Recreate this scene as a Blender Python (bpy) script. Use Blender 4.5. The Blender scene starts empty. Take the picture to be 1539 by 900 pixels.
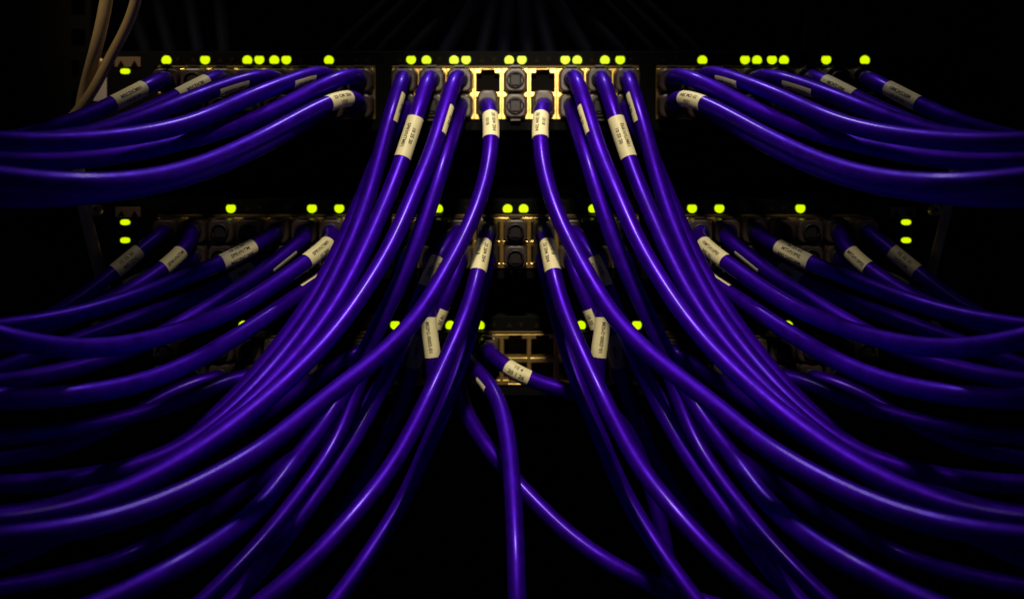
import bpy, bmesh, math, random
import numpy as np
from mathutils import Vector, kdtree

random.seed(7)
np.random.seed(7)
scene = bpy.context.scene
COL = scene.collection

# ------------------------------------------------------------------ camera
F = 1770.0            # focal length in photo pixels
CX, CY = 775.0, 200.0  # principal point in photo pixels (level camera, cropped frame)
D0 = 600.0            # mm from the lens to the switch fronts
camd = bpy.data.cameras.new('camera')
cam = bpy.data.objects.new('camera', camd)
COL.objects.link(cam)
cam.location = (0, -D0 / 1000, 0)
cam.rotation_euler = (math.pi / 2, 0, 0)
camd.sensor_width = 36
camd.sensor_fit = 'HORIZONTAL'
camd.lens = 36 * F / 1539
camd.shift_x = (769.5 - CX) / 1539
camd.shift_y = -(450 - CY) / 1539
camd.clip_start = 0.01
camd.clip_end = 20
camd.dof.use_dof = True
camd.dof.focus_distance = 0.518
camd.dof.aperture_fstop = 7.0
scene.camera = cam

# ------------------------------------------------------------------ world, lamps, exposure
world = bpy.data.worlds.new('World')
scene.world = world
world.use_nodes = True
bg = world.node_tree.nodes['Background']
bg.inputs[0].default_value = (0.30, 0.40, 1.0, 1)
bg.inputs[1].default_value = 0.012


def spot(name, loc, target, radius, angle, blend, power, color):
    l = bpy.data.lights.new(name, 'SPOT')
    l.shadow_soft_size = radius
    l.spot_size = math.radians(angle)
    l.spot_blend = blend
    l.energy = power
    l.color = color
    o = bpy.data.objects.new(name, l)
    COL.objects.link(o)
    o.location = loc
    o.rotation_euler = (Vector(target) - Vector(loc)).to_track_quat('-Z', 'Y').to_euler()
    return o


spot('overhead_lamp', (0, -0.36, 0.38), (0, -0.125, -0.05), 0.025, 44, 1.0, 10.5, (1.0, 0.88, 0.68))
spot('added_streak_spot', (0, 0.10, 0.40), (0, -0.20, 0.0), 0.02, 78, 1.0, 3.2, (1.0, 0.93, 0.85))  # unseen spot, added to put streaks on the sideways cables
spot('added_port_spot', (0, -0.56, 0.12), (0, 0, 0.022), 0.012, 13, 1.0, 6.0, (1.0, 0.85, 0.62))  # narrow beam added to brighten the centre gilt frames, no real source
spot('added_cord_spot', (-0.27, -0.26, 0.30), (-0.195, -0.04, 0.085), 0.02, 22, 1.0, 2.0, (1.0, 0.80, 0.50))  # warm spot added only to light up the beige cords

scene.view_settings.view_transform = 'Standard'
scene.view_settings.look = 'None'
scene.view_settings.exposure = 0
scene.view_settings.gamma = 1


# ------------------------------------------------------------------ materials
def mat(name, color, rough=0.5, metal=0.0, spec=0.5, emit=None, estr=0.0, bump=0.0, bscale=400.0,
        var=0.0, vscale=60.0, rvar=0.0, coat=0.0, trans=0.0):
    m = bpy.data.materials.new(name)
    m.use_nodes = True
    nt = m.node_tree
    p = nt.nodes['Principled BSDF']
    p.inputs['Base Color'].default_value = (*color, 1)
    p.inputs['Roughness'].default_value = rough
    p.inputs['Metallic'].default_value = metal
    p.inputs['Specular IOR Level'].default_value = spec
    if metal and coat:
        p.inputs['Specular Tint'].default_value = (0.55, 0.45, 1.0, 1)
    p.inputs['Coat Weight'].default_value = coat
    p.inputs['Coat Roughness'].default_value = 0.20
    p.inputs['Transmission Weight'].default_value = trans
    if emit:
        p.inputs['Emission Color'].default_value = (*emit, 1)
        p.inputs['Emission Strength'].default_value = estr
    if bump or var or rvar:
        tc = nt.nodes.new('ShaderNodeTexCoord')
    if var:
        n = nt.nodes.new('ShaderNodeTexNoise')
        n.inputs['Scale'].default_value = vscale
        n.inputs['Detail'].default_value = 6
        nt.links.new(tc.outputs['Object'], n.inputs['Vector'])
        mr = nt.nodes.new('ShaderNodeMapRange')
        mr.inputs['From Min'].default_value = 0.3
        mr.inputs['From Max'].default_value = 0.7
        mr.inputs['To Min'].default_value = 1 - var
        mr.inputs['To Max'].default_value = 1 + var
        nt.links.new(n.outputs['Fac'], mr.inputs['Value'])
        mx = nt.nodes.new('ShaderNodeMix')
        mx.data_type = 'RGBA'
        mx.blend_type = 'MULTIPLY'
        mx.inputs['Factor'].default_value = 1
        mx.inputs[6].default_value = (*color, 1)
        nt.links.new(mr.outputs['Result'], mx.inputs[7])
        nt.links.new(mx.outputs[2], p.inputs['Base Color'])
    if rvar:
        n = nt.nodes.new('ShaderNodeTexNoise')
        n.inputs['Scale'].default_value = 90
        n.inputs['Detail'].default_value = 8
        n.inputs['Roughness'].default_value = 0.7
        nt.links.new(tc.outputs['Object'], n.inputs['Vector'])
        mr = nt.nodes.new('ShaderNodeMapRange')
        mr.inputs['From Min'].default_value = 0.3
        mr.inputs['From Max'].default_value = 0.75
        mr.inputs['To Min'].default_value = max(0.02, rough - rvar)
        mr.inputs['To Max'].default_value = rough + rvar
        nt.links.new(n.outputs['Fac'], mr.inputs['Value'])
        nt.links.new(mr.outputs['Result'], p.inputs['Roughness'])
    if bump:
        n = nt.nodes.new('ShaderNodeTexNoise')
        n.inputs['Scale'].default_value = bscale
        n.inputs['Detail'].default_value = 4
        nt.links.new(tc.outputs['Object'], n.inputs['Vector'])
        b = nt.nodes.new('ShaderNodeBump')
        b.inputs['Strength'].default_value = bump
        b.inputs['Distance'].default_value = 0.0006
        nt.links.new(n.outputs['Fac'], b.inputs['Height'])
        nt.links.new(b.outputs['Normal'], p.inputs['Normal'])
    return m


M = {
    'jacket': mat('purple_pvc', (0.040, 0.0003, 0.40), 0.52, metal=0.72, spec=0.3, coat=0.16, bump=0.26, bscale=100, var=0.2, vscale=160, rvar=0.17),
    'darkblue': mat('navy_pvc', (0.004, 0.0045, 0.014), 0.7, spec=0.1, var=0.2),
    'beige': mat('beige_pvc', (0.50, 0.36, 0.17), 0.45, bump=0.1, var=0.12),
    'label': mat('label_vinyl', (0.90, 0.81, 0.45), 0.5, bump=0.05, bscale=300, var=0.06, vscale=200),
    'ink': mat('label_ink', (0.06, 0.05, 0.03), 0.6),
    'plug': mat('smoky_plug_plastic', (0.075, 0.050, 0.040), 0.35, bump=0.1, var=0.25, vscale=250),
    'boot': mat('plug_socket_rubber', (0.020, 0.016, 0.018), 0.5),
    'gold': mat('gilt_shield_metal', (1.0, 0.70, 0.22), 0.34, metal=0.88, var=0.1, vscale=300, bump=0.1),
    'lip': mat('dull_gold_lip', (0.16, 0.10, 0.02), 0.5, metal=0.4, var=0.2),  # darker, less metallic gold than the port frames
    'face': mat('black_faceplate', (0.006, 0.006, 0.0055), 0.6, spec=0.04, bump=0.15, bscale=900),
    'chassis': mat('black_chassis', (0.004, 0.004, 0.004), 0.7, spec=0.1),
    'rail': mat('black_rack_steel', (0.004, 0.0035, 0.003), 0.7, spec=0.1, bump=0.2),
    'back': mat('rack_back_panel', (0.020, 0.017, 0.010), 0.9, spec=0.05, var=0.15, vscale=12),
    'led': mat('lit_led', (0.2, 0.3, 0.0), 0.4, emit=(0.74, 1.0, 0.0), estr=1.0),
    'ledoff': mat('unlit_led', (0.018, 0.014, 0.003), 0.8, spec=0.1),
    'badge': mat('tan_badge', (0.24, 0.15, 0.09), 0.55, var=0.1),
    'white': mat('white_sticker', (0.62, 0.55, 0.50), 0.6),
    'screw': mat('brass_screw', (0.75, 0.50, 0.22), 0.3, metal=0.9),
}


# slight dye differences from cable to cable
nt = M['jacket'].node_tree
mx = [n for n in nt.nodes if n.type == 'MIX'][0]
mr = mx.inputs[7].links[0].from_node
oi = nt.nodes.new('ShaderNodeObjectInfo')
m1 = nt.nodes.new('ShaderNodeMath')
m1.operation = 'MULTIPLY_ADD'
m1.inputs[1].default_value = 0.22
m1.inputs[2].default_value = 0.89
nt.links.new(oi.outputs['Random'], m1.inputs[0])
m2 = nt.nodes.new('ShaderNodeMath')
m2.operation = 'MULTIPLY'
nt.links.new(mr.outputs['Result'], m2.inputs[0])
nt.links.new(m1.outputs[0], m2.inputs[1])
nt.links.new(m2.outputs[0], mx.inputs[7])


# ------------------------------------------------------------------ helpers
def w(px, py, d):
    """photo pixel + distance (mm) -> world metres"""
    return np.array(((px - CX) / F * d, d - D0, (CY - py) / F * d)) / 1000.0


def X(px):
    return (px - CX) / F * D0 / 1000


def Z(py):
    return (CY - py) / F * D0 / 1000


def link(name, verts, faces, material, parent=None, loc=None, smooth=False):
    me = bpy.data.meshes.new(name)
    me.from_pydata([tuple(v) for v in verts], [], faces)
    me.validate()
    me.update()
    if smooth:
        me.polygons.foreach_set('use_smooth', [True] * len(me.polygons))
    me.materials.append(material)
    return put(name, me, parent, loc)


def put(name, me, parent=None, loc=None):
    o = bpy.data.objects.new(name, me)
    COL.objects.link(o)
    if parent is not None:
        o.parent = parent
    if loc is not None:
        o.location = loc
    return o


def empty(name, loc, label, cat, group=None):
    o = bpy.data.objects.new(name, None)
    o.empty_display_size = 0.01
    COL.objects.link(o)
    o.location = loc
    o['label'] = label
    o['category'] = cat
    if group:
        o['group'] = group
    return o


def bmesh_to(name, bm, material, smooth=False):
    me = bpy.data.meshes.new(name)
    bmesh.ops.recalc_face_normals(bm, faces=bm.faces)
    bm.to_mesh(me)
    bm.free()
    if smooth:
        me.polygons.foreach_set('use_smooth', [True] * len(me.polygons))
    me.materials.append(material)
    return me


def box_mesh(name, x0, x1, y0, y1, z0, z1, material, bev=0.0, seg=2):
    bm = bmesh.new()
    bmesh.ops.create_cube(bm, size=1)
    for v in bm.verts:
        v.co = ((x0 + x1) / 2 + v.co.x * (x1 - x0), (y0 + y1) / 2 + v.co.y * (y1 - y0), (z0 + z1) / 2 + v.co.z * (z1 - z0))
    if bev:
        bmesh.ops.bevel(bm, geom=bm.edges[:], offset=bev, segments=seg, affect='EDGES', profile=0.5)
    return bmesh_to(name, bm, material)


def cell_mesh(name, xs, zs, solid, y0, y1, material, bev=0.0):
    """sheet with openings: grid cells (i,j) where solid(i,j), extruded from y0 (front) to y1"""
    bm = bmesh.new()
    vs = {}

    def v(i, j, y):
        k = (i, j, y)
        if k not in vs:
            vs[k] = bm.verts.new((xs[i], y, zs[j]))
        return vs[k]
    nx, nz = len(xs) - 1, len(zs) - 1
    S = [[bool(solid(i, j)) for j in range(nz)] for i in range(nx)]

    def s(i, j):
        return 0 <= i < nx and 0 <= j < nz and S[i][j]
    for i in range(nx):
        for j in range(nz):
            if not S[i][j]:
                continue
            for y in (y0, y1):
                bm.faces.new([v(i, j, y), v(i + 1, j, y), v(i + 1, j + 1, y), v(i, j + 1, y)])
            if not s(i - 1, j):
                bm.faces.new([v(i, j, y0), v(i, j + 1, y0), v(i, j + 1, y1), v(i, j, y1)])
            if not s(i + 1, j):
                bm.faces.new([v(i + 1, j, y0), v(i + 1, j + 1, y0), v(i + 1, j + 1, y1), v(i + 1, j, y1)])
            if not s(i, j - 1):
                bm.faces.new([v(i, j, y0), v(i + 1, j, y0), v(i + 1, j, y1), v(i, j, y1)])
            if not s(i, j + 1):
                bm.faces.new([v(i, j + 1, y0), v(i + 1, j + 1, y0), v(i + 1, j + 1, y1), v(i, j + 1, y1)])
    if bev:
        bmesh.ops.recalc_face_normals(bm, faces=bm.faces)
        ed = [e for e in bm.edges if len(e.link_faces) == 2 and e.calc_face_angle(0) > 0.5
              and all(abs(q.co.y - y0) < 1e-7 for q in e.verts)]
        bmesh.ops.bevel(bm, geom=ed, offset=bev, segments=2, affect='EDGES', profile=0.5)
    return bmesh_to(name, bm, material)


# ------------------------------------------------------------------ setting: rack interior
back = put('back_panel', box_mesh('back_panel', -1.0, 1.0, 0.330, 0.334, -0.80, 0.60, M['back']))
back['kind'] = 'structure'

for sx in (-1, 1):
    xs = sorted([sx * 0.2175, sx * 0.2205, sx * 0.2275, sx * 0.2480])
    zs = [-0.42]
    z = -0.40
    while z < 0.28:
        zs += [z, z + 0.0085]
        z += 0.01588
    zs.append(0.30)
    hole = [i for i in range(3) if abs(abs(xs[i] + xs[i + 1]) / 2 - 0.224) < 0.002][0]
    r = put('rack_rail', cell_mesh('rack_rail', xs, zs, lambda i, j: not (i == hole and j % 2 == 1), 0.003, 0.006, M['rail']))
    r['label'] = 'black steel rack rail with a column of square mounting holes'
    r['category'] = 'rack rail'
    r['group'] = 'mounting rails of the rack'

# ------------------------------------------------------------------ network switches
PITCH = 41.2
CCOLS = [774.6 + PITCH * k for k in range(-4, 5)]
LCOLS = [544 - 40.75 * k for k in range(8)]
RCOLS = [1550 - c for c in LCOLS]
FR_H = 76.0   # px height of a two-row port frame
S = D0 / F / 1000   # metres per px on the switch plane
half = PITCH * S / 2

fx = [-half, -half + 0.00105, -0.0034, 0.0034, half - 0.00105, half]
fz = [-FR_H * S, -FR_H * S + 0.0007, -FR_H * S + 0.0026, -0.0144, -0.0119, -0.0024, -0.0006, 0]


def frame_solid(i, j):
    if i in (0, 4):
        return True
    if j in (0, 6, 3):
        return True
    if j in (1, 5):
        return i in (1, 3)
    return False


FRAME = cell_mesh('port_frame', fx, fz, frame_solid, -0.0012, 0.0115, M['gold'], bev=0.0003)


def led_mesh(name, material, r, up, th=0.0007):
    bm = bmesh.new()
    vs = []
    for k in range(28):
        a = 2 * math.pi * k / 28
        x, z = r * math.cos(a), r * math.sin(a)
        if up == 1:
            z = max(z, -0.70 * r)
        elif up == -1:
            z = min(z, 0.70 * r)
        vs.append(bm.verts.new((x, 0, z)))
    f = bm.faces.new(vs)
    ex = bmesh.ops.extrude_face_region(bm, geom=[f])
    for g in ex['geom']:
        if isinstance(g, bmesh.types.BMVert):
            g.co.y -= th
    bmesh.ops.remove_doubles(bm, verts=bm.verts[:], dist=1e-7)
    return bmesh_to(name, bm, material)


def tri_mesh(name, material, r, up, th=0.0005):
    pts = [(-r, -r * 0.8), (r, -r * 0.8), (0, r * 0.9)]
    if up < 0:
        pts = [(x, -z) for x, z in pts]
    bm = bmesh.new()
    f = bm.faces.new([bm.verts.new((x, 0, z)) for x, z in pts])
    ex = bmesh.ops.extrude_face_region(bm, geom=[f])
    for g in ex['geom']:
        if isinstance(g, bmesh.types.BMVert):
            g.co.y -= th
    return bmesh_to(name, bm, material)


LED_UP = led_mesh('status_light', M['led'], 0.00238, 1)
LED_DN = led_mesh('status_light', M['led'], 0.00238, -1)
bm = bmesh.new()
TRI_UP = tri_mesh('indicator', M['ledoff'], 0.0015, 1)
TRI_DN = tri_mesh('indicator', M['ledoff'], 0.0015, -1)


def oval_led():
    bm = bmesh.new()
    vs = []
    for k in range(28):
        a = 2 * math.pi * k / 28
        c, s = math.cos(a), math.sin(a)
        vs.append(bm.verts.new((0.0024 * math.copysign(abs(c) ** 0.75, c), 0, 0.00135 * math.copysign(abs(s) ** 0.75, s))))
    f = bm.faces.new(vs)
    ex = bmesh.ops.extrude_face_region(bm, geom=[f])
    for g in ex['geom']:
        if isinstance(g, bmesh.types.BMVert):
            g.co.y -= 0.0007
    return bmesh_to('status_light', bm, M['led'])


OVAL = oval_led()


def screw_mesh():
    bm = bmesh.new()
    n = 24
    rings = [(0.0036, 0.0), (0.0036, -0.0010), (0.0030, -0.0019), (0.0017, -0.0023)]
    R = [[bm.verts.new((r * math.cos(2 * math.pi * k / n), y, r * math.sin(2 * math.pi * k / n))) for k in range(n)] for r, y in rings]
    for a, b in zip(R, R[1:]):
        for k in range(n):
            bm.faces.new([a[k], a[(k + 1) % n], b[(k + 1) % n], b[k]])
    # cross recess: alternate inner vertices pushed in
    inner = [bm.verts.new((0.0011 * math.cos(2 * math.pi * k / n), -0.0022 if (k % 6) in (2, 3, 4) else -0.0004, 0.0011 * math.sin(2 * math.pi * k / n))) for k in range(n)]
    for k in range(n):
        bm.faces.new([R[-1][k], R[-1][(k + 1) % n], inner[(k + 1) % n], inner[k]])
    bm.faces.new(inner)
    return bmesh_to('mounting_screw', bm, M['screw'])


SCREW = screw_mesh()


def badge(parent, px0, px1, py0, py1):
    b = put('badge', box_mesh('badge', X(px0), X(px1), -0.0008, 0.0, Z(py1), Z(py0), M['badge'], 0.0002), parent)
    for k in (0.25, 0.77):
        t = put('arrow_mark', tri_mesh('arrow_mark', M['face'], 0.0017, 1, 0.0004), b, (X(px0 + (px1 - px0) * k), -0.00085, Z(py1 - 5.2)))


def network_switch(top, label, lit, ovals, badges, screws, edge=(150, 1400), unlit_gap=()):
    """top = photo y of the upper edge of the front"""
    root = empty('network_switch', (0, 0, 0), label, 'network switch', 'network switches in the rack')
    led_y, f_top = top + 13, top + 26
    f_bot = f_top + FR_H
    # faceplate with one opening for each block of ports
    eL = X(edge[0])
    eR = X(edge[1])
    blocks = [(X(min(c)) - half, X(max(c)) + half) for c in (LCOLS, CCOLS, RCOLS)]
    # left and right blocks use a slightly narrower pitch
    xs = [X(118), eL + 0.004] + [v for b in blocks for v in b] + [eR - 0.004, X(1432)]
    zs = [Z(top + 119), Z(f_bot), Z(f_top), Z(top)]
    put('faceplate', cell_mesh('faceplate', xs, zs, lambda i, j: not (j == 1 and i in (2, 4, 6)), 0.0, 0.0025, M['face'], 0.0004), root)
    put('chassis', box_mesh('chassis', X(150), X(1400), 0.0120, 0.26, Z(top + 117), Z(top + 2), M['chassis'], 0.001), root)
    for cols in (LCOLS, CCOLS, RCOLS):
        for c in cols:
            o = put('port_frame', FRAME, root, (X(c), 0, Z(f_top)))
            if cols is not CCOLS:
                o.scale.x = 40.75 / PITCH
        x0, x1 = X(min(cols)) - half, X(max(cols)) + half
        put('shield_lip', box_mesh('shield_lip', x0, x1, -0.0016, -0.0001, Z(f_top - 0.8), Z(f_top - 4.2), M['lip'], 0.0003), root)
    lits = []
    for px, up in lit:
        put('status_light', LED_UP if up > 0 else LED_DN, root, (X(px), 0, Z(led_y + (0.9 if up > 0 else -0.9) * 0 + (0.6 * up))))
        lits.append(px)
    for cols in (LCOLS, CCOLS, RCOLS):
        for c in cols:
            for sgn in (-1, 1):
                px = c + 9 * sgn
                if min([abs(px - q) for q in lits] + [99]) < 7:
                    continue
                put('indicator', TRI_UP if sgn < 0 else TRI_DN, root, (X(px), 0, Z(led_y)))
    for px, py in ovals:
        put('status_light', OVAL, root, (X(px), 0, Z(py)))
    for b in badges:
        badge(root, *b)
    for px, py in screws:
        o = put('mounting_screw', SCREW, root, (X(px), 0, Z(py)))
        o.rotation_euler.y = 0.4 if px < 775 else -0.4
    return root


def mirror(lst):
    return lst + [(1550 - p, u) for p, u in lst]


sw1 = network_switch(77.5, 'top network switch with crowded green lights and bare gilt port frames', 
                     mirror([(250.5, 1), (308.5, -1), (372, 1), (390, -1), (412.5, 1), (430.5, -1), (494.5, 1), (618, -1), (641, 1), (682.5, 1), (700.5, -1)])
                     + [(765.3, 1), (784.3, -1)],
                     [(188.5, 107.5)], [(173, 212, 86, 101)], [(147, 97)])
put('ear_sticker', box_mesh('ear_sticker', X(141), X(161), -0.0006, 0.0, Z(152), Z(117), M['white']), sw1)
sw2 = network_switch(300.5, 'middle network switch with stacked oval lights at both ends', 
                     mirror([(347.3, -1), (469, -1), (510, -1), (658.5, 1), (763, 1)]),
                     [(188.5, 334), (188.5, 361), (1361.5, 334), (1361.5, 361)],
                     [(174, 212, 311, 326), (1338, 1376, 311, 326)], [(146, 315), (1404, 315)])
sw3 = network_switch(475.5, 'lowest network switch with a row of empty ports showing', 
                     [(366, 1), (594, -1), (677, 1), (721, 1), (873, 1), (957, -1), (1184, 1)], [], [], [(146, 492), (1404, 492)])

# ------------------------------------------------------------------ cables
R0 = 3.8   # jacket radius, mm
PL = {}    # name -> spec
ROWY = {1: (122, 160), 2: (345, 383), 3: (520, 558)}


def col(px):
    return min(LCOLS + CCOLS + RCOLS, key=lambda c: abs(c - px))


CABLES = []


def cable(key, pts, label, port=None, twin=True, labels=(), r=R0, mater='jacket', cat='cable', group=None, name='network_cable'):
    CABLES.append(dict(key=key, pts=pts, label=label, port=port, twin=twin, labels=labels, r=r, mater=mater, cat=cat, group=group, name=name))


# label spec: (start px, end px, theta centre, theta half width, [text lines], direction, text theta)
cable('A1', [(531, 145, 556), (508, 148, 548), (470, 166, 536), (440, 182, 523), (380, 214, 498), (286, 254, 452), (200, 273, 420), (100, 277, 394), (0, 268, 380), (-120, 250, 370)],
      'lowest purple cable sweeping sideways from the top switch with long white highlight', (544, 1, 1),
      labels=[((519, 143), (493, 153), 8, 85, ['23 CM 204', '1030'], 'in', 5)])
cable('A2', [(533, 111, 566), (510, 117, 558), (445, 150, 540), (380, 181, 526), (260, 217, 494), (156, 237, 472), (60, 245, 458), (0, 243, 450), (-120, 235, 442)],
      'dull purple cable between the two glossy cables sweeping off the top switch', (544, 1, 0))
cable('A3', [(484, 107, 566), (447, 119, 552), (380, 144, 525), (312, 175, 503), (260, 193, 484), (156, 210, 456), (52, 215, 436), (0, 213, 428), (-120, 205, 420)],
      'glossy purple cable with a bright streak on its upper side near the top switch', (503, 1, 0),
      labels=[((463, 113), (433, 126), -42, 34, ['10 25 204'], 'in', -42)])
cable('A4', [(402, 113, 566), (370, 119, 556), (338, 130, 546), (286, 149, 528), (234, 170, 510), (169, 194, 496), (90, 210, 482), (0, 214, 472), (-120, 215, 462)],
      'purple cable with a shaded tag low on its side, sweeping from the top switch', (421, 1, 0),
      labels=[((363, 123), (325, 138), -48, 40, ['MSCDC 204'], 'in', -45)])
cable('A5', [(328, 113, 568), (305, 125, 560), (280, 138, 552), (225, 166, 538), (160, 193, 520), (90, 213, 502), (0, 225, 480), (-120, 232, 460)],
      'purple cable whose cream tag lies along its top, under the outer lights', (340, 1, 0),
      labels=[((306, 123), (262, 148), 30, 40, ['MSCDCM'], 'in', 8)])
cable('A6', [(244, 118, 566), (220, 130, 555), (191, 146, 545), (150, 166, 535), (117, 180, 525), (65, 199, 516), (20, 210, 511), (-60, 222, 504), (-140, 230, 498)],
      'outermost purple cable of the top switch with a wide cream tag', (259, 1, 0),
      labels=[((216, 132), (166, 157), 0, 75, ['MSCDCM01', '10.25.20'], 'in', -8)])
cable('A7', [(270, 150, 575), (225, 170, 568), (170, 190, 560), (110, 208, 550), (40, 225, 535), (-120, 240, 510)],
      'shadowed purple cable below the outermost tag on the top switch', (299, 1, 1),
      labels=[((190, 183), (150, 196), 20, 60, ['10 25'], 'in', 10)])
cable('A8', [(488, 165, 570), (440, 195, 552), (380, 228, 530), (280, 268, 500), (180, 288, 470), (80, 298, 445), (0, 298, 430), (-120, 288, 415)],
      'dim purple cable hanging just beneath the sideways sweep from the top switch', (503, 1, 1))

cable('C1b', [(607, 168, 570), (590, 195, 562), (570, 232, 557), (551, 285, 553), (530, 330, 550), (510, 376, 546), (484, 426, 541), (466, 456, 536), (418, 522, 528), (372, 578, 520), (322, 628, 512), (270, 672, 504), (180, 726, 494), (80, 762, 484), (-120, 785, 470)],
      'outermost thin-looking purple cable in the steep bundle below the top switch', (609, 1, 1))
cable('C1', [(606, 115, 566), (600, 135, 562), (591, 160, 558), (578, 208, 552), (561, 272, 545), (544, 324, 538), (523, 376, 531), (497, 428, 524), (480, 460, 519), (432, 526, 508), (382, 583, 496), (332, 632, 486), (288, 664, 480), (245, 688, 475), (169, 710, 468), (78, 724, 462), (0, 728, 458), (-120, 728, 450)],
      'steep purple cable with a narrow cream tag down its inner edge, outer side of bundle', (609, 1, 0),
      labels=[((601, 147), (590, 187), -58, 33, ['10 25'], 'out', -60)])
cable('C2', [(644, 115, 566), (637, 140, 560), (627, 172, 555), (614, 210, 549), (606, 238, 545), (593, 272, 540), (571, 324, 532), (548, 376, 524), (522, 428, 516), (505, 458, 511), (457, 522, 500), (395, 588, 488), (320, 655, 474), (235, 712, 458), (150, 752, 442), (70, 774, 430), (0, 785, 420), (-120, 790, 408)],
      'steep purple cable with a big cream tag printed in two lines', (650, 1, 0),
      labels=[((623, 182), (606, 238), 5, 88, ['10 25 20', 'SPRVNTM01'], 'out', 8)])
cable('C3', [(685, 113, 564), (677, 140, 557), (665, 175, 550), (650, 228, 541), (630, 272, 532), (609, 324, 522), (585, 376, 513), (553, 428, 504), (535, 456, 498), (492, 512, 486), (438, 566, 472), (380, 617, 458), (300, 676, 440), (221, 722, 424), (156, 750, 412), (78, 772, 402), (0, 783, 394), (-120, 788, 385)],
      'bright steep purple cable with a sliver of cream tag, innermost of the bundle', (692, 1, 0),
      labels=[((680, 167), (666, 207), -58, 33, ['10 25'], 'out', -60)])
cable('C4', [(689, 172, 568), (682, 195, 558), (671, 228, 548), (650, 298, 539), (632, 350, 533), (612, 402, 529), (587, 454, 526), (566, 495, 524), (540, 548, 519), (497, 622, 506), (452, 680, 490), (400, 752, 462), (338, 806, 436), (260, 854, 412), (182, 894, 396), (90, 930, 384)],
      'purple cable that dives behind the bright crossing cable and leaves at the bottom', (692, 1, 1))
cable('C5', [(736, 163, 572), (739, 185, 562), (739, 220, 556), (733, 260, 550), (722, 298, 545), (701, 350, 536), (673, 402, 526), (643, 454, 515), (614, 494, 504), (559, 545, 489), (486, 600, 470), (424, 652, 452), (400, 671, 445), (273, 742, 410), (156, 785, 385), (60, 803, 370), (0, 810, 364), (-120, 815, 355)],
      'bright purple cable crossing over the others, its cream tag under the empty gilt port', (733, 1, 1),
      labels=[((739, 173), (739, 211), 0, 88, ['20 204 204', '1018'], 'out', 0)])

cable('C6', [(729, 352, 566), (727, 366, 557), (722, 392, 547), (714, 434, 541), (693, 492, 533), (669, 544, 523), (645, 596, 515), (619, 648, 500), (610, 666, 496), (578, 718, 482), (534, 770, 470), (489, 822, 460), (432, 874, 452), (390, 908, 448), (330, 950, 444)],
      'bright purple cable with a cream two-line tag, coming from the middle switch', (733, 2, 0),
      labels=[((727, 368), (718, 408), 3, 88, ['23 204 204', '1018'], 'out', 3)])
cable('C7', [(730, 410, 574), (722, 440, 572), (706, 500, 568), (692, 545, 560), (668, 612, 548), (643, 668, 538), (624, 718, 528), (596, 770, 518), (562, 822, 508), (527, 874, 498), (505, 902, 494), (470, 945, 488)],
      'dull purple cable hanging close behind the bright cable from the middle switch', (733, 2, 1))
cable('D1', [(678, 352, 576), (666, 372, 573), (649, 408, 570), (632, 448, 566), (612, 498, 560), (584, 560, 552), (549, 630, 540), (525, 672, 530), (490, 724, 516), (455, 772, 502), (415, 826, 488), (380, 870, 478), (345, 908, 470), (300, 950, 464)],
      'dark purple cable with a tan tag partly hidden by the bright crossing cable', (692, 2, 0),
      labels=[((660, 388), (636, 432), 10, 80, ['SPRVNTM', '10.25'], 'out', -5)])
cable('D2', [(611, 405, 576), (588, 455, 574), (564, 500, 570), (545, 555, 566), (528, 605, 560), (505, 664, 550), (468, 720, 536), (430, 770, 522), (385, 824, 508), (340, 870, 497), (305, 905, 490), (250, 950, 482)],
      'dim purple cable leaving at the bottom beside a thin grey highlight', (609, 2, 1))
cable('E1', [(652, 415, 573), (642, 440, 570), (639, 472, 567), (647, 510, 565), (654, 545, 562), (652, 590, 566), (638, 645, 580), (610, 715, 606), (565, 800, 630), (500, 890, 640), (440, 950, 640)],
      'dark cable with a long cream tag leaning against the slope, above the lowest switch', (650, 2, 1),
      labels=[((640, 478), (652, 540), -10, 78, ['MSPG-0002-01'], 'out', 8)])
cable('E2', [(688, 412, 580), (676, 436, 578), (660, 470, 577), (645, 510, 577), (630, 565, 581), (612, 625, 592), (594, 675, 616), (570, 740, 645), (540, 820, 662), (500, 920, 670)],
      'dark cable behind the others with a tan tag glimpsed beside the lowest row lights', (692, 2, 1),
      labels=[((664, 459), (652, 493), -35, 45, ['10 25'], 'out', -30), ((597, 668), (586, 694), 20, 60, ['10 25'], 'out', 10)])
cable('E3', [(636, 485, 588), (628, 512, 586), (620, 555, 586), (606, 605, 600), (580, 655, 622), (540, 730, 648), (480, 820, 665), (400, 920, 670)],
      'shadowed cable with a dim tag emerging under the bright crossing cable', None,
      labels=[((631, 500), (622, 544), 0, 80, ['MSPG'], 'out', 0)])

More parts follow.
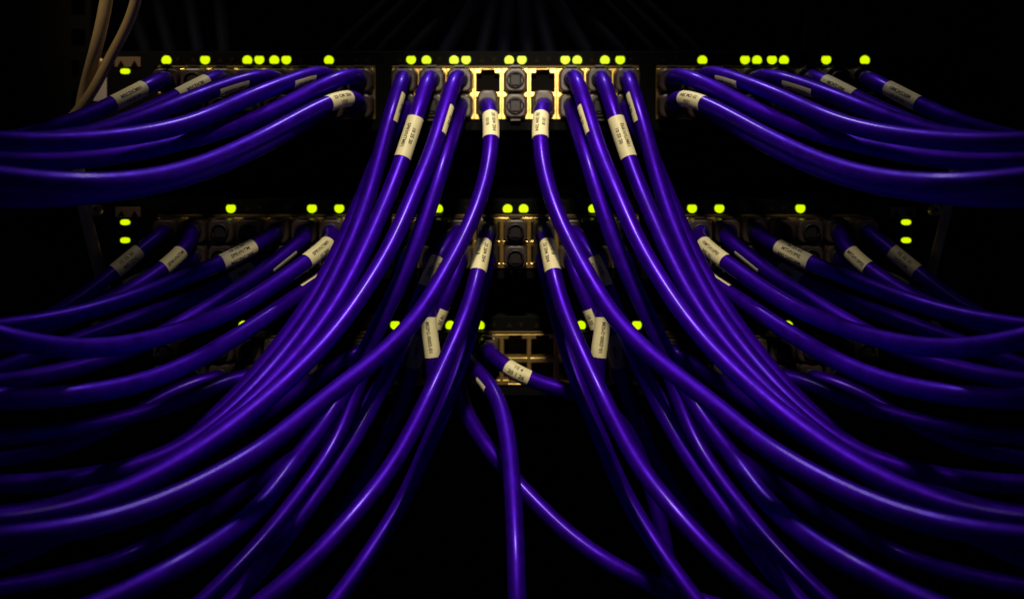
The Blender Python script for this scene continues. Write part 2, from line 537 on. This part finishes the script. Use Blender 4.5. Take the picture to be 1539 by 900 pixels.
cable('G1', [(505, 362, 574), (490, 371, 568), (474, 383, 561), (432, 414, 548), (380, 448, 532), (364, 459, 526), (286, 492, 496), (221, 511, 470), (156, 523, 446), (78, 522, 422), (0, 507, 404), (-120, 470, 388)],
      'scuffed purple cable with a tan tag, swinging up again as it leaves sideways', (503, 2, 0),
      labels=[((493, 369), (457, 396), 0, 80, ['SPRVNTM01', '10 204'], 'in', -10)])
cable('G2', [(528, 396, 578), (510, 403, 574), (489, 414, 570), (458, 437, 558), (432, 453, 548), (400, 478, 535), (380, 490, 527), (312, 532, 498), (229, 570, 464), (130, 592, 434), (52, 600, 418), (0, 600, 410), (-120, 592, 395)],
      'long purple cable sweeping level below the scuffed one, tag a thin sliver on top', (544, 2, 1),
      labels=[((487, 415), (452, 441), 62, 26, [], 'in', 62)])
cable('G3', [(402, 358, 572), (380, 372, 566), (356, 385, 560), (312, 404, 550), (260, 424, 540), (195, 449, 526), (140, 466, 512), (91, 478, 500), (0, 492, 482), (-120, 500, 465)],
      'dark purple cable with a wide tan tag printed in three lines', (421, 2, 0),
      labels=[((380, 371), (328, 396), 0, 84, ['10 12 20', 'SPRVNTM', 'MSCDC 204'], 'in', 8)])
cable('G4', [(468, 356, 578), (445, 368, 572), (420, 388, 566), (398, 407, 560), (345, 444, 546), (290, 475, 532), (220, 515, 516), (135, 548, 500), (65, 564, 488), (0, 575, 478), (-120, 585, 465)],
      'purple cable with a fine white streak, tucked above the scuffed cable', (462, 2, 0),
      labels=[((438, 374), (402, 404), -62, 26, [], 'in', -62)])
cable('G5', [(410, 385, 582), (390, 398, 580), (368, 411, 576), (330, 432, 570), (247, 464, 556), (156, 496, 540), (104, 514, 530), (40, 540, 516), (0, 556, 508), (-120, 590, 490)],
      'shadowed cable below the three-line tan tag with a tag of its own', (421, 2, 1),
      labels=[((382, 402), (350, 423), 10, 70, ['2500'], 'in', 10)])
cable('G6', [(288, 368, 578), (275, 380, 573), (260, 394, 568), (222, 420, 560), (182, 445, 550), (120, 472, 536), (40, 498, 520), (-120, 530, 490)],
      'dark cable with a brown shaded tag, second from the oval lights', (299, 2, 0),
      labels=[((276, 380), (243, 405), 0, 80, ['SPRVNTM'], 'in', -6)])
cable('G7', [(222, 368, 580), (208, 378, 576), (190, 393, 571), (156, 422, 564), (110, 457, 554), (40, 492, 540), (-120, 540, 510)],
      'darkest tagged cable, nearest the oval lights of the middle switch', (259, 2, 0),
      labels=[((207, 379), (174, 407), 0, 80, ['10 25 20', 'MSCDC'], 'in', 0)])
cable('G8', [(270, 398, 584), (235, 412, 580), (200, 425, 576), (150, 455, 570), (80, 492, 560), (-120, 560, 530)],
      'hidden cable with a dull yellow tag between the shaded brown tags', (299, 2, 1),
      labels=[((214, 419), (188, 431), 10, 70, ['10'], 'in', 0)])

cable('H2', [(600, 540, 580), (560, 600, 570), (505, 652, 592), (440, 700, 608), (325, 772, 592), (208, 828, 562), (104, 862, 536), (0, 882, 516), (-120, 895, 500)],
      'dim purple cable running low beneath the bright crossing cable', (609, 3, 0))
cable('H3', [(548, 545, 582), (510, 592, 588), (430, 664, 616), (330, 735, 622), (230, 788, 608), (130, 822, 590), (0, 848, 568), (-120, 860, 550)],
      'faint cable directly under the bright crossing cable', (544, 3, 0))
cable('H4', [(400, 545, 582), (360, 562, 576), (317, 583, 570), (260, 608, 560), (180, 630, 545), (90, 648, 528), (0, 658, 512), (-120, 660, 495)],
      'nearly black cable low under the long level one, from the lowest switch', (421, 3, 1))
cable('H5', [(322, 560, 584), (285, 576, 578), (244, 596, 572), (190, 628, 562), (110, 668, 548), (0, 690, 530), (-120, 700, 510)],
      'faintest black cable of the lowest switch, furthest out along its ports', (340, 3, 1))

cable('F1', [(727, 520, 578), (738, 534, 570), (756, 549, 563), (779, 564, 557), (798, 573, 555), (825, 581, 556), (861, 588, 560), (900, 604, 566), (940, 640, 570), (975, 720, 566), (1000, 820, 560), (1015, 940, 552)],
      'single purple cable with a cream tag crossing before the empty ports', (733, 3, 0), twin=False,
      labels=[((760, 552), (796, 573), 0, 84, ['10 4', '20 1 26', 'SPRVNTM01'], 'out', 14)])
cable('F2', [(696, 533, 577), (706, 549, 567), (720, 561, 559), (738, 578, 550), (752, 606, 540), (762, 650, 526), (768, 700, 512), (771, 744, 500), (775, 822, 482), (777, 900, 470), (779, 960, 464)],
      'purple cable hanging straight down the middle below the lowest switch', (692, 3, 0), twin=False,
      labels=[((726, 567), (741, 584), 55, 26, [], 'out', 55)])
cable('F3', [(689, 575, 579), (690, 592, 575), (696, 615, 568), (708, 637, 561), (730, 669, 548), (757, 704, 540), (789, 739, 533), (825, 776, 526), (864, 812, 519), (916, 847, 512), (968, 874, 509), (1020, 894, 509), (1080, 912, 506), (1150, 930, 500)],
      'kinked purple cable slanting away behind the straight hanging one', (692, 3, 1), twin=False)

# dark cables in the space above the top switch
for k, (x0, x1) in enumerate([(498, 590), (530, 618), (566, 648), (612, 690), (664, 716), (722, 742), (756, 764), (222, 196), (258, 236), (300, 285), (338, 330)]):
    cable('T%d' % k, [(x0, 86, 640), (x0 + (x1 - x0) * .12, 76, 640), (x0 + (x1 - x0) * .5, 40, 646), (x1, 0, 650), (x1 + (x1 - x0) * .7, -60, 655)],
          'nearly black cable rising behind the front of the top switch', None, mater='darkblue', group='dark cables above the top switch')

cable('B1', [(168, -60, 548), (161, 0, 550), (154, 35, 552), (146, 68, 556), (137, 100, 562), (130, 126, 573), (122, 158, 579), (116, 200, 578), (117, 260, 580), (125, 310, 580), (135, 350, 580), (149, 405, 582), (158, 436, 588), (164, 456, 606), (168, 462, 640)],
      'straight thick beige cord dropping past the white sticker on the top switch', None, twin=False, r=3.0, mater='beige', name='power_cord', cat='cord')
cable('B2', [(216, -60, 540), (206, 0, 546), (203, 14, 548), (192, 42, 552), (181, 60, 556), (169, 80, 560), (153, 110, 560), (141, 140, 564), (120, 166, 567), (95, 190, 572), (40, 240, 576), (-120, 330, 576)],
      'thinner bent beige cord slanting across to meet the straight one', None, twin=False, r=2.5, mater='beige', name='power_cord', cat='cord')
cable('B3', [(1438, 225, 586), (1432, 270, 584), (1425, 312, 582), (1415, 350, 580), (1401, 405, 582), (1392, 436, 588), (1386, 456, 606), (1382, 462, 640)],
      'dim beige cord hanging alone beside the middle switch, no second cord near it', None, twin=False, r=2.4, mater='beige', name='power_cord', cat='cord')


# --- turn traced points into smooth centre lines
def catmull(P, n=14):
    P = np.array(P)
    Q = np.vstack([2 * P[0] - P[1], P, 2 * P[-1] - P[-2]])
    out = []
    for i in range(1, len(Q) - 2):
        p0, p1, p2, p3 = Q[i - 1:i + 3]
        d1 = max(np.linalg.norm(p1 - p0), 1e-6) ** .5
        d2 = max(np.linalg.norm(p2 - p1), 1e-6) ** .5
        d3 = max(np.linalg.norm(p3 - p2), 1e-6) ** .5
        m1 = (p1 - p0) / d1 - (p2 - p0) / (d1 + d2) + (p2 - p1) / d2
        m2 = (p2 - p1) / d2 - (p3 - p1) / (d2 + d3) + (p3 - p2) / d3
        m1 *= d2
        m2 *= d2
        for t in np.linspace(0, 1, n, endpoint=False):
            out.append((2 * t**3 - 3 * t**2 + 1) * p1 + (t**3 - 2 * t**2 + t) * m1 + (-2 * t**3 + 3 * t**2) * p2 + (t**3 - t**2) * m2)
    out.append(Q[-2])
    return np.array(out)


def resample(P, step):
    s = np.concatenate([[0], np.cumsum(np.linalg.norm(np.diff(P, axis=0), axis=1))])
    n = max(8, int(s[-1] / step))
    t = np.linspace(0, s[-1], n)
    return np.stack([np.interp(t, s, P[:, k]) for k in range(3)], 1)


for c in CABLES:
    pts = []
    if c['port']:
        px, s, row = c['port']
        x, y = col(px), ROWY[s][row]
        c['portpos'] = w(x, y, D0)
        P0 = w(x, y, D0)
        pts = [P0 + (0, 0.004, 0), P0 + (0, -0.006, 0), P0 + (0, -0.014, 0)]
        rest = [w(*p) for p in c['pts'] if p[2] <= D0 - 20]
    else:
        rest = [w(*p) for p in c['pts']]
    P = np.array(pts + rest)
    L = resample(catmull(P), 0.003)
    keep = 6 if c['port'] else 0
    for it in range(14):   # relax kinks, ends fixed
        L[keep + 1:-1] += 0.5 * ((L[keep:-2] + L[keep + 2:]) / 2 - L[keep + 1:-1])
    c['line'] = resample(L, 0.003)

# push crossing cables apart along the view rays so that none run through each other
CAMP = np.array([0, -D0 / 1000, 0])
paths = []
for ci, c in enumerate(CABLES):
    paths.append((ci, 1))
    if c['twin']:
        paths.append((ci, -1))
for it in range(36):
    pos, own, idx, rad = [], [], [], []
    for pi, (ci, sg) in enumerate(paths):
        L = CABLES[ci]['line'] * (sg, 1, 1)
        pos.append(L)
        own += [pi] * len(L)
        idx += list(range(len(L)))
        rad += [CABLES[ci]['r'] / 1000 + 0.0001] * len(L)
    pos = np.vstack(pos)
    if it == 0:
        depth0 = np.linalg.norm(pos - CAMP, axis=1)
    kd = kdtree.KDTree(len(pos))
    for i, p in enumerate(pos):
        kd.insert(p, i)
    kd.balance()
    delta = {ci: np.zeros(len(c['line'])) for ci, c in enumerate(CABLES)}
    cnt = 0
    for i, p in enumerate(pos):
        pi = own[i]
        ci, sg = paths[pi]
        if sg < 0 or p[0] > 0.06 and CABLES[ci]['twin']:
            continue
        if CABLES[ci]['port'] and idx[i] < 8:
            continue
        for q, j, dist in kd.find_range(p, 0.0079):
            if own[j] == pi:
                continue
            need = rad[i] + rad[j]
            if dist < need:
                sgn = -1 if depth0[i] < depth0[j] or (depth0[i] == depth0[j] and pi < own[j]) else 1
                v = sgn * (need - dist) * 0.45
                if abs(v) > abs(delta[ci][idx[i]]):
                    delta[ci][idx[i]] = v
                cnt += 1
    if it % 12 == 0 or it == 35:
        print('overlaps', it, cnt)
    for ci, c in enumerate(CABLES):
        d = delta[ci]
        if not np.any(d):
            continue
        k = np.exp(-0.5 * (np.arange(-9, 10) / 4.0) ** 2)
        k /= k.max()
        sm = np.convolve(d, k, 'same')
        m = np.convolve(np.abs(d) > 0, k, 'same')
        sm = sm / np.maximum(m, 1)
        if c['port']:
            sm[:12] *= np.linspace(0, 1, 12)
        ray = c['line'] - CAMP
        ray /= np.linalg.norm(ray, axis=1)[:, None]
        newl = c['line'] + ray * sm[:, None]
        lim = -0.0042 if c['key'][0] not in 'TEHB' else 0.5
        newl[:, 1] = np.where((newl[:, 1] > lim) & (c['line'][:, 1] <= lim), c['line'][:, 1], newl[:, 1])
        c['line'] = newl

for c in CABLES:   # take out the last small dents
    L = c['line']
    k = 9 if c['port'] else 0
    for it in range(10):
        L[k + 1:-1] += 0.5 * ((L[k:-2] + L[k + 2:]) / 2 - L[k + 1:-1])


# --- meshes along a centre line
def frames(L):
    T = np.gradient(L, axis=0)
    T /= np.linalg.norm(T, axis=1)[:, None]
    u = np.cross(T[0], (0.3, 0.1, 1.0))
    u /= np.linalg.norm(u)
    U = [u]
    for k in range(1, len(L)):
        u = U[-1] - T[k] * np.dot(U[-1], T[k])
        u /= np.linalg.norm(u)
        U.append(u)
    U = np.array(U)
    return T, U, np.cross(T, U)


def tube(L, r, n=22):
    T, U, V = frames(L)
    a = np.linspace(0, 2 * math.pi, n, endpoint=False)
    verts = (L[:, None, :] + r * (np.cos(a)[None, :, None] * U[:, None, :] + np.sin(a)[None, :, None] * V[:, None, :])).reshape(-1, 3)
    faces = []
    m = len(L)
    for i in range(m - 1):
        for k in range(n):
            k2 = (k + 1) % n
            faces.append((i * n + k, i * n + k2, (i + 1) * n + k2, (i + 1) * n + k))
    faces.append(tuple(range(n))[::-1])
    faces.append(tuple((m - 1) * n + k for k in range(n)))
    return verts, faces


def project(P):
    d = (P[:, 1] * 1000 + D0)
    return np.stack([CX + P[:, 0] * 1000 * F / d, CY - P[:, 2] * 1000 * F / d], 1)


def sub(L, s0, s1, n):
    s = np.concatenate([[0], np.cumsum(np.linalg.norm(np.diff(L, axis=0), axis=1))])
    t = np.linspace(s0, s1, n)
    return np.stack([np.interp(t, s, L[:, k]) for k in range(3)], 1)


def arclen(L, p):
    s = np.concatenate([[0], np.cumsum(np.linalg.norm(np.diff(L, axis=0), axis=1))])
    q = project(L)
    e = np.hypot(q[:, 0] - p[0], q[:, 1] - p[1])
    i = int(np.argmin(e))
    return s[i]


def surf(L, s, th, r, ref):
    """points on the jacket at arc length s, angle th about the direction that faces the camera"""
    S_ = np.concatenate([[0], np.cumsum(np.linalg.norm(np.diff(L, axis=0), axis=1))])
    T = np.gradient(L, axis=0)
    T /= np.linalg.norm(T, axis=1)[:, None]
    p = np.stack([np.interp(s, S_, L[:, k]) for k in range(3)], -1)
    t = np.stack([np.interp(s, S_, T[:, k]) for k in range(3)], -1)
    t /= np.linalg.norm(t, axis=-1)[..., None]
    n1 = ref - t * np.sum(ref * t, -1)[..., None]
    n1 /= np.linalg.norm(n1, axis=-1)[..., None]
    n2 = np.cross(t, n1)
    return p + r * (np.cos(th)[..., None] * n1 + np.sin(th)[..., None] * n2)


TXT = {}


def text2d(string):
    if string not in TXT:
        cu = bpy.data.curves.new('t', 'FONT')
        cu.body = string
        cu.size = 1.0
        cu.resolution_u = 2
        cu.offset = 0.02
        o = bpy.data.objects.new('t', cu)
        COL.objects.link(o)
        dg = bpy.context.evaluated_depsgraph_get()
        dg.update()
        me = bpy.data.meshes.new_from_object(o.evaluated_get(dg))
        v = np.array([q.co[:2] for q in me.vertices])
        f = [tuple(p.vertices) for p in me.polygons]
        bpy.data.objects.remove(o)
        bpy.data.curves.remove(cu)
        bpy.data.meshes.remove(me)
        v[:, 0] -= v[:, 0].min()
        TXT[string] = (v, f, v[:, 0].max())
    return TXT[string]


def plug_meshes(latch_up, kind):
    """a plug: slim insert inside the port and a rounded hood in front of it; origin on the port plane"""
    bm = bmesh.new()
    hw, hh = {'wide': (0.0132, 0.0126), 'mid': (0.0116, 0.0126), 'slim': (0.0106, 0.0138)}[kind]

    def blk(y0, y1, wx, hz, taper, bev):
        r = bmesh.ops.create_cube(bm, size=1)
        vs = r['verts']
        for v in vs:
            k = taper if v.co.y < 0 else 1.0
            v.co = (v.co.x * wx * k, (y0 + y1) / 2 + v.co.y * (y1 - y0), v.co.z * hz * k)
        if bev:
            es = [e for e in bm.edges if e.verts[0] in vs and abs((e.verts[0].co - e.verts[1].co).normalized().y) > 0.9]
            bmesh.ops.bevel(bm, geom=es, offset=0.0030, segments=3, affect='EDGES', profile=0.5)
            es = [e for e in bm.edges if all(abs(v.co.y - y0) < 1e-6 for v in e.verts)]
            bmesh.ops.bevel(bm, geom=es, offset=0.0009, segments=2, affect='EDGES', profile=0.5)
    blk(-0.00140, 0.0045, 0.0108, 0.0084, 1.0, False)
    blk(-0.0125, -0.00145, hw, hh, 0.93, True)
    if kind == 'slim':
        for v in bm.verts:
            if v.co.y < -0.00142:
                v.co.z += 0.0012 if not latch_up else -0.0012
    hood = bmesh_to('plug', bm, M['plug'])
    s = 1 if latch_up else -1
    bm = bmesh.new()
    prof = [(0.002, 0.0049), (-0.004, 0.0056), (-0.0120, 0.0066), (-0.0120, 0.0074), (-0.004, 0.0066), (0.002, 0.0058)]
    ra = [bm.verts.new((-0.0024, y, s * z)) for y, z in prof]
    rb = [bm.verts.new((0.0024, y, s * z)) for y, z in prof]
    bm.faces.new(ra)
    bm.faces.new(rb)
    for k in range(6):
        bm.faces.new([ra[k], ra[(k + 1) % 6], rb[(k + 1) % 6], rb[k]])
    latch = bmesh_to('latch', bm, M['plug'])
    # dark socket ring where the cable enters
    bm = bmesh.new()
    n = 20
    R = [[bm.verts.new((r * math.cos(2 * math.pi * k / n), y, r * math.sin(2 * math.pi * k / n))) for k in range(n)]
         for r, y in ((0.0044, -0.0120), (0.0044, -0.0142), (0.0041, -0.0150), (0.0036, -0.0150))]
    for a, b in zip(R, R[1:]):
        for k in range(n):
            bm.faces.new([a[k], a[(k + 1) % n], b[(k + 1) % n], b[k]])
    ring = bmesh_to('strain_relief', bm, M['boot'], True)
    return hood, latch, ring


PLUGS = {(r, k): plug_meshes(r == 0, k) for r in (0, 1) for k in ('wide', 'mid', 'slim')}


def add_plug(root, row):
    x = abs(root.location.x)
    h, l, r = PLUGS[(row, 'wide' if x > 0.022 else 'slim' if abs(x - 0.014) < 0.004 else 'mid')]
    p = put('plug', h, root)
    put('latch', l, p)
    put('strain_relief', r, p)


MX = np.array([-1.0, 1, 1])


def build_cable(c, sg):
    L = c['line']
    r = c['r'] / 1000
    base = (c['portpos'] if c['port'] else L[0]).copy()
    if sg < 0:
        base = base * MX
    grp = c['group'] or ('mirrored pair of cables: ' + c['label'][:30] if False else None)
    if c['twin'] and not grp:
        grp = 'pair: ' + c['label']
    root = empty(c['name'], base, c['label'], c['cat'], grp)

    def fin(name, v, f, m, parent, smooth=False):
        v = np.array(v)
        if sg < 0:
            v = v * MX
            f = [tuple(reversed(q)) for q in f]
        return link(name, v - base, f, m, parent, smooth=smooth)

    v, f = tube(L, r)
    fin('jacket', v, f, M[c['mater']], root, True)
    for (a, b, thc, thw, lines, direction, tth) in c['labels']:
        s0, s1 = sorted((arclen(L, a), arclen(L, b)))
        if s1 - s0 < 0.006:
            mid = (s0 + s1) / 2
            s0, s1 = mid - 0.005, mid + 0.005
        mid = sub(L, (s0 + s1) / 2, s1, 2)[0]
        ref = CAMP - mid
        ref /= np.linalg.norm(ref)
        ns, na = 12, 16
        ss = np.linspace(s0, s1, ns)
        th = np.radians(np.linspace(thc - thw, thc + thw, na))
        SS, TH = np.meshgrid(ss, th, indexing='ij')
        top = surf(L, SS, TH, r + 0.00016, ref)
        low = surf(L, SS, TH, r - 0.0001, ref)
        V = np.vstack([top.reshape(-1, 3), low.reshape(-1, 3)])
        n = ns * na
        fc = []
        for i in range(ns - 1):
            for k in range(na - 1):
                fc.append((i * na + k, i * na + k + 1, (i + 1) * na + k + 1, (i + 1) * na + k))
        edge = [i * na for i in range(ns)] + [(ns - 1) * na + k for k in range(1, na)] + [i * na + na - 1 for i in range(ns - 2, -1, -1)] + [k for k in range(na - 2, 0, -1)]
        for q in range(len(edge)):
            e0, e1 = edge[q], edge[(q + 1) % len(edge)]
            fc.append((e0, e1, e1 + n, e0 + n))
        lab = fin('label', V, fc, M['label'], root, False)
        if not lines:
            continue
        # printed lines
        TV, TF = [], []
        off = 0
        Lmm = (s1 - s0)
        size = 0.0024
        nl = len(lines)
        for li, txt in enumerate(lines):
            v2, f2, wd = text2d(txt)
            sc = min(size, 0.86 * Lmm / wd)
            u = (v2[:, 0] - wd / 2) * sc
            vv = (v2[:, 1] - 0.35) * size * 0.95 + ((nl - 1) / 2 - li) * size * 1.25
            sm = (s0 + s1) / 2
            if direction == 'out':
                s_ = sm + u
                t_ = math.radians(tth) - vv / r
            else:
                s_ = sm - u
                t_ = math.radians(tth) + vv / r
            TV.append(surf(L, s_, t_, r + 0.00026, ref))
            TF += [tuple(k + off for k in q) for q in f2]
            off += len(v2)
        fin('printed_text', np.vstack(TV), TF, M['ink'], lab)
    if c['port']:
        add_plug(root, c['port'][2])
    return root


for c in CABLES:
    build_cable(c, 1)
    if c['twin']:
        build_cable(c, -1)

# ------------------------------------------------------------------ plugs in the remaining ports
used = set()
for c in CABLES:
    if c['port']:
        px, sw, row = c['port']
        for q in ((px, 1550 - px) if c['twin'] else (px,)):
            used.add((round(col(q)), sw, row))
WORD = {1: 'top', 2: 'middle', 3: 'lowest'}
STUB = box_mesh('stub', -0.0030, 0.0030, -0.0139, -0.0122, -0.0032, 0.0032, M['boot'], 0.0008)
for sw in (1, 2, 3):
    for cols in (LCOLS, CCOLS, RCOLS):
        for c in cols:
            for row in (0, 1):
                if (round(c), sw, row) in used:
                    continue
                if cols is CCOLS and (sw == 3 or (36 < abs(c - 774.6) < 46 and sw == 1)):
                    continue   # ports seen empty in the photograph
                mid = cols is CCOLS
                lab = 'smoky plug in %s port of %s switch %s' % (('upper', 'lower')[row], WORD[sw], 'between the cable bundles' if mid else 'in an outer port block')
                root = empty('port_plug', tuple(w(c, ROWY[sw][row], D0)), lab, 'plug', 'smoky plugs in the %s switch' % WORD[sw])
                add_plug(root, row)
                put('stub', STUB, root)
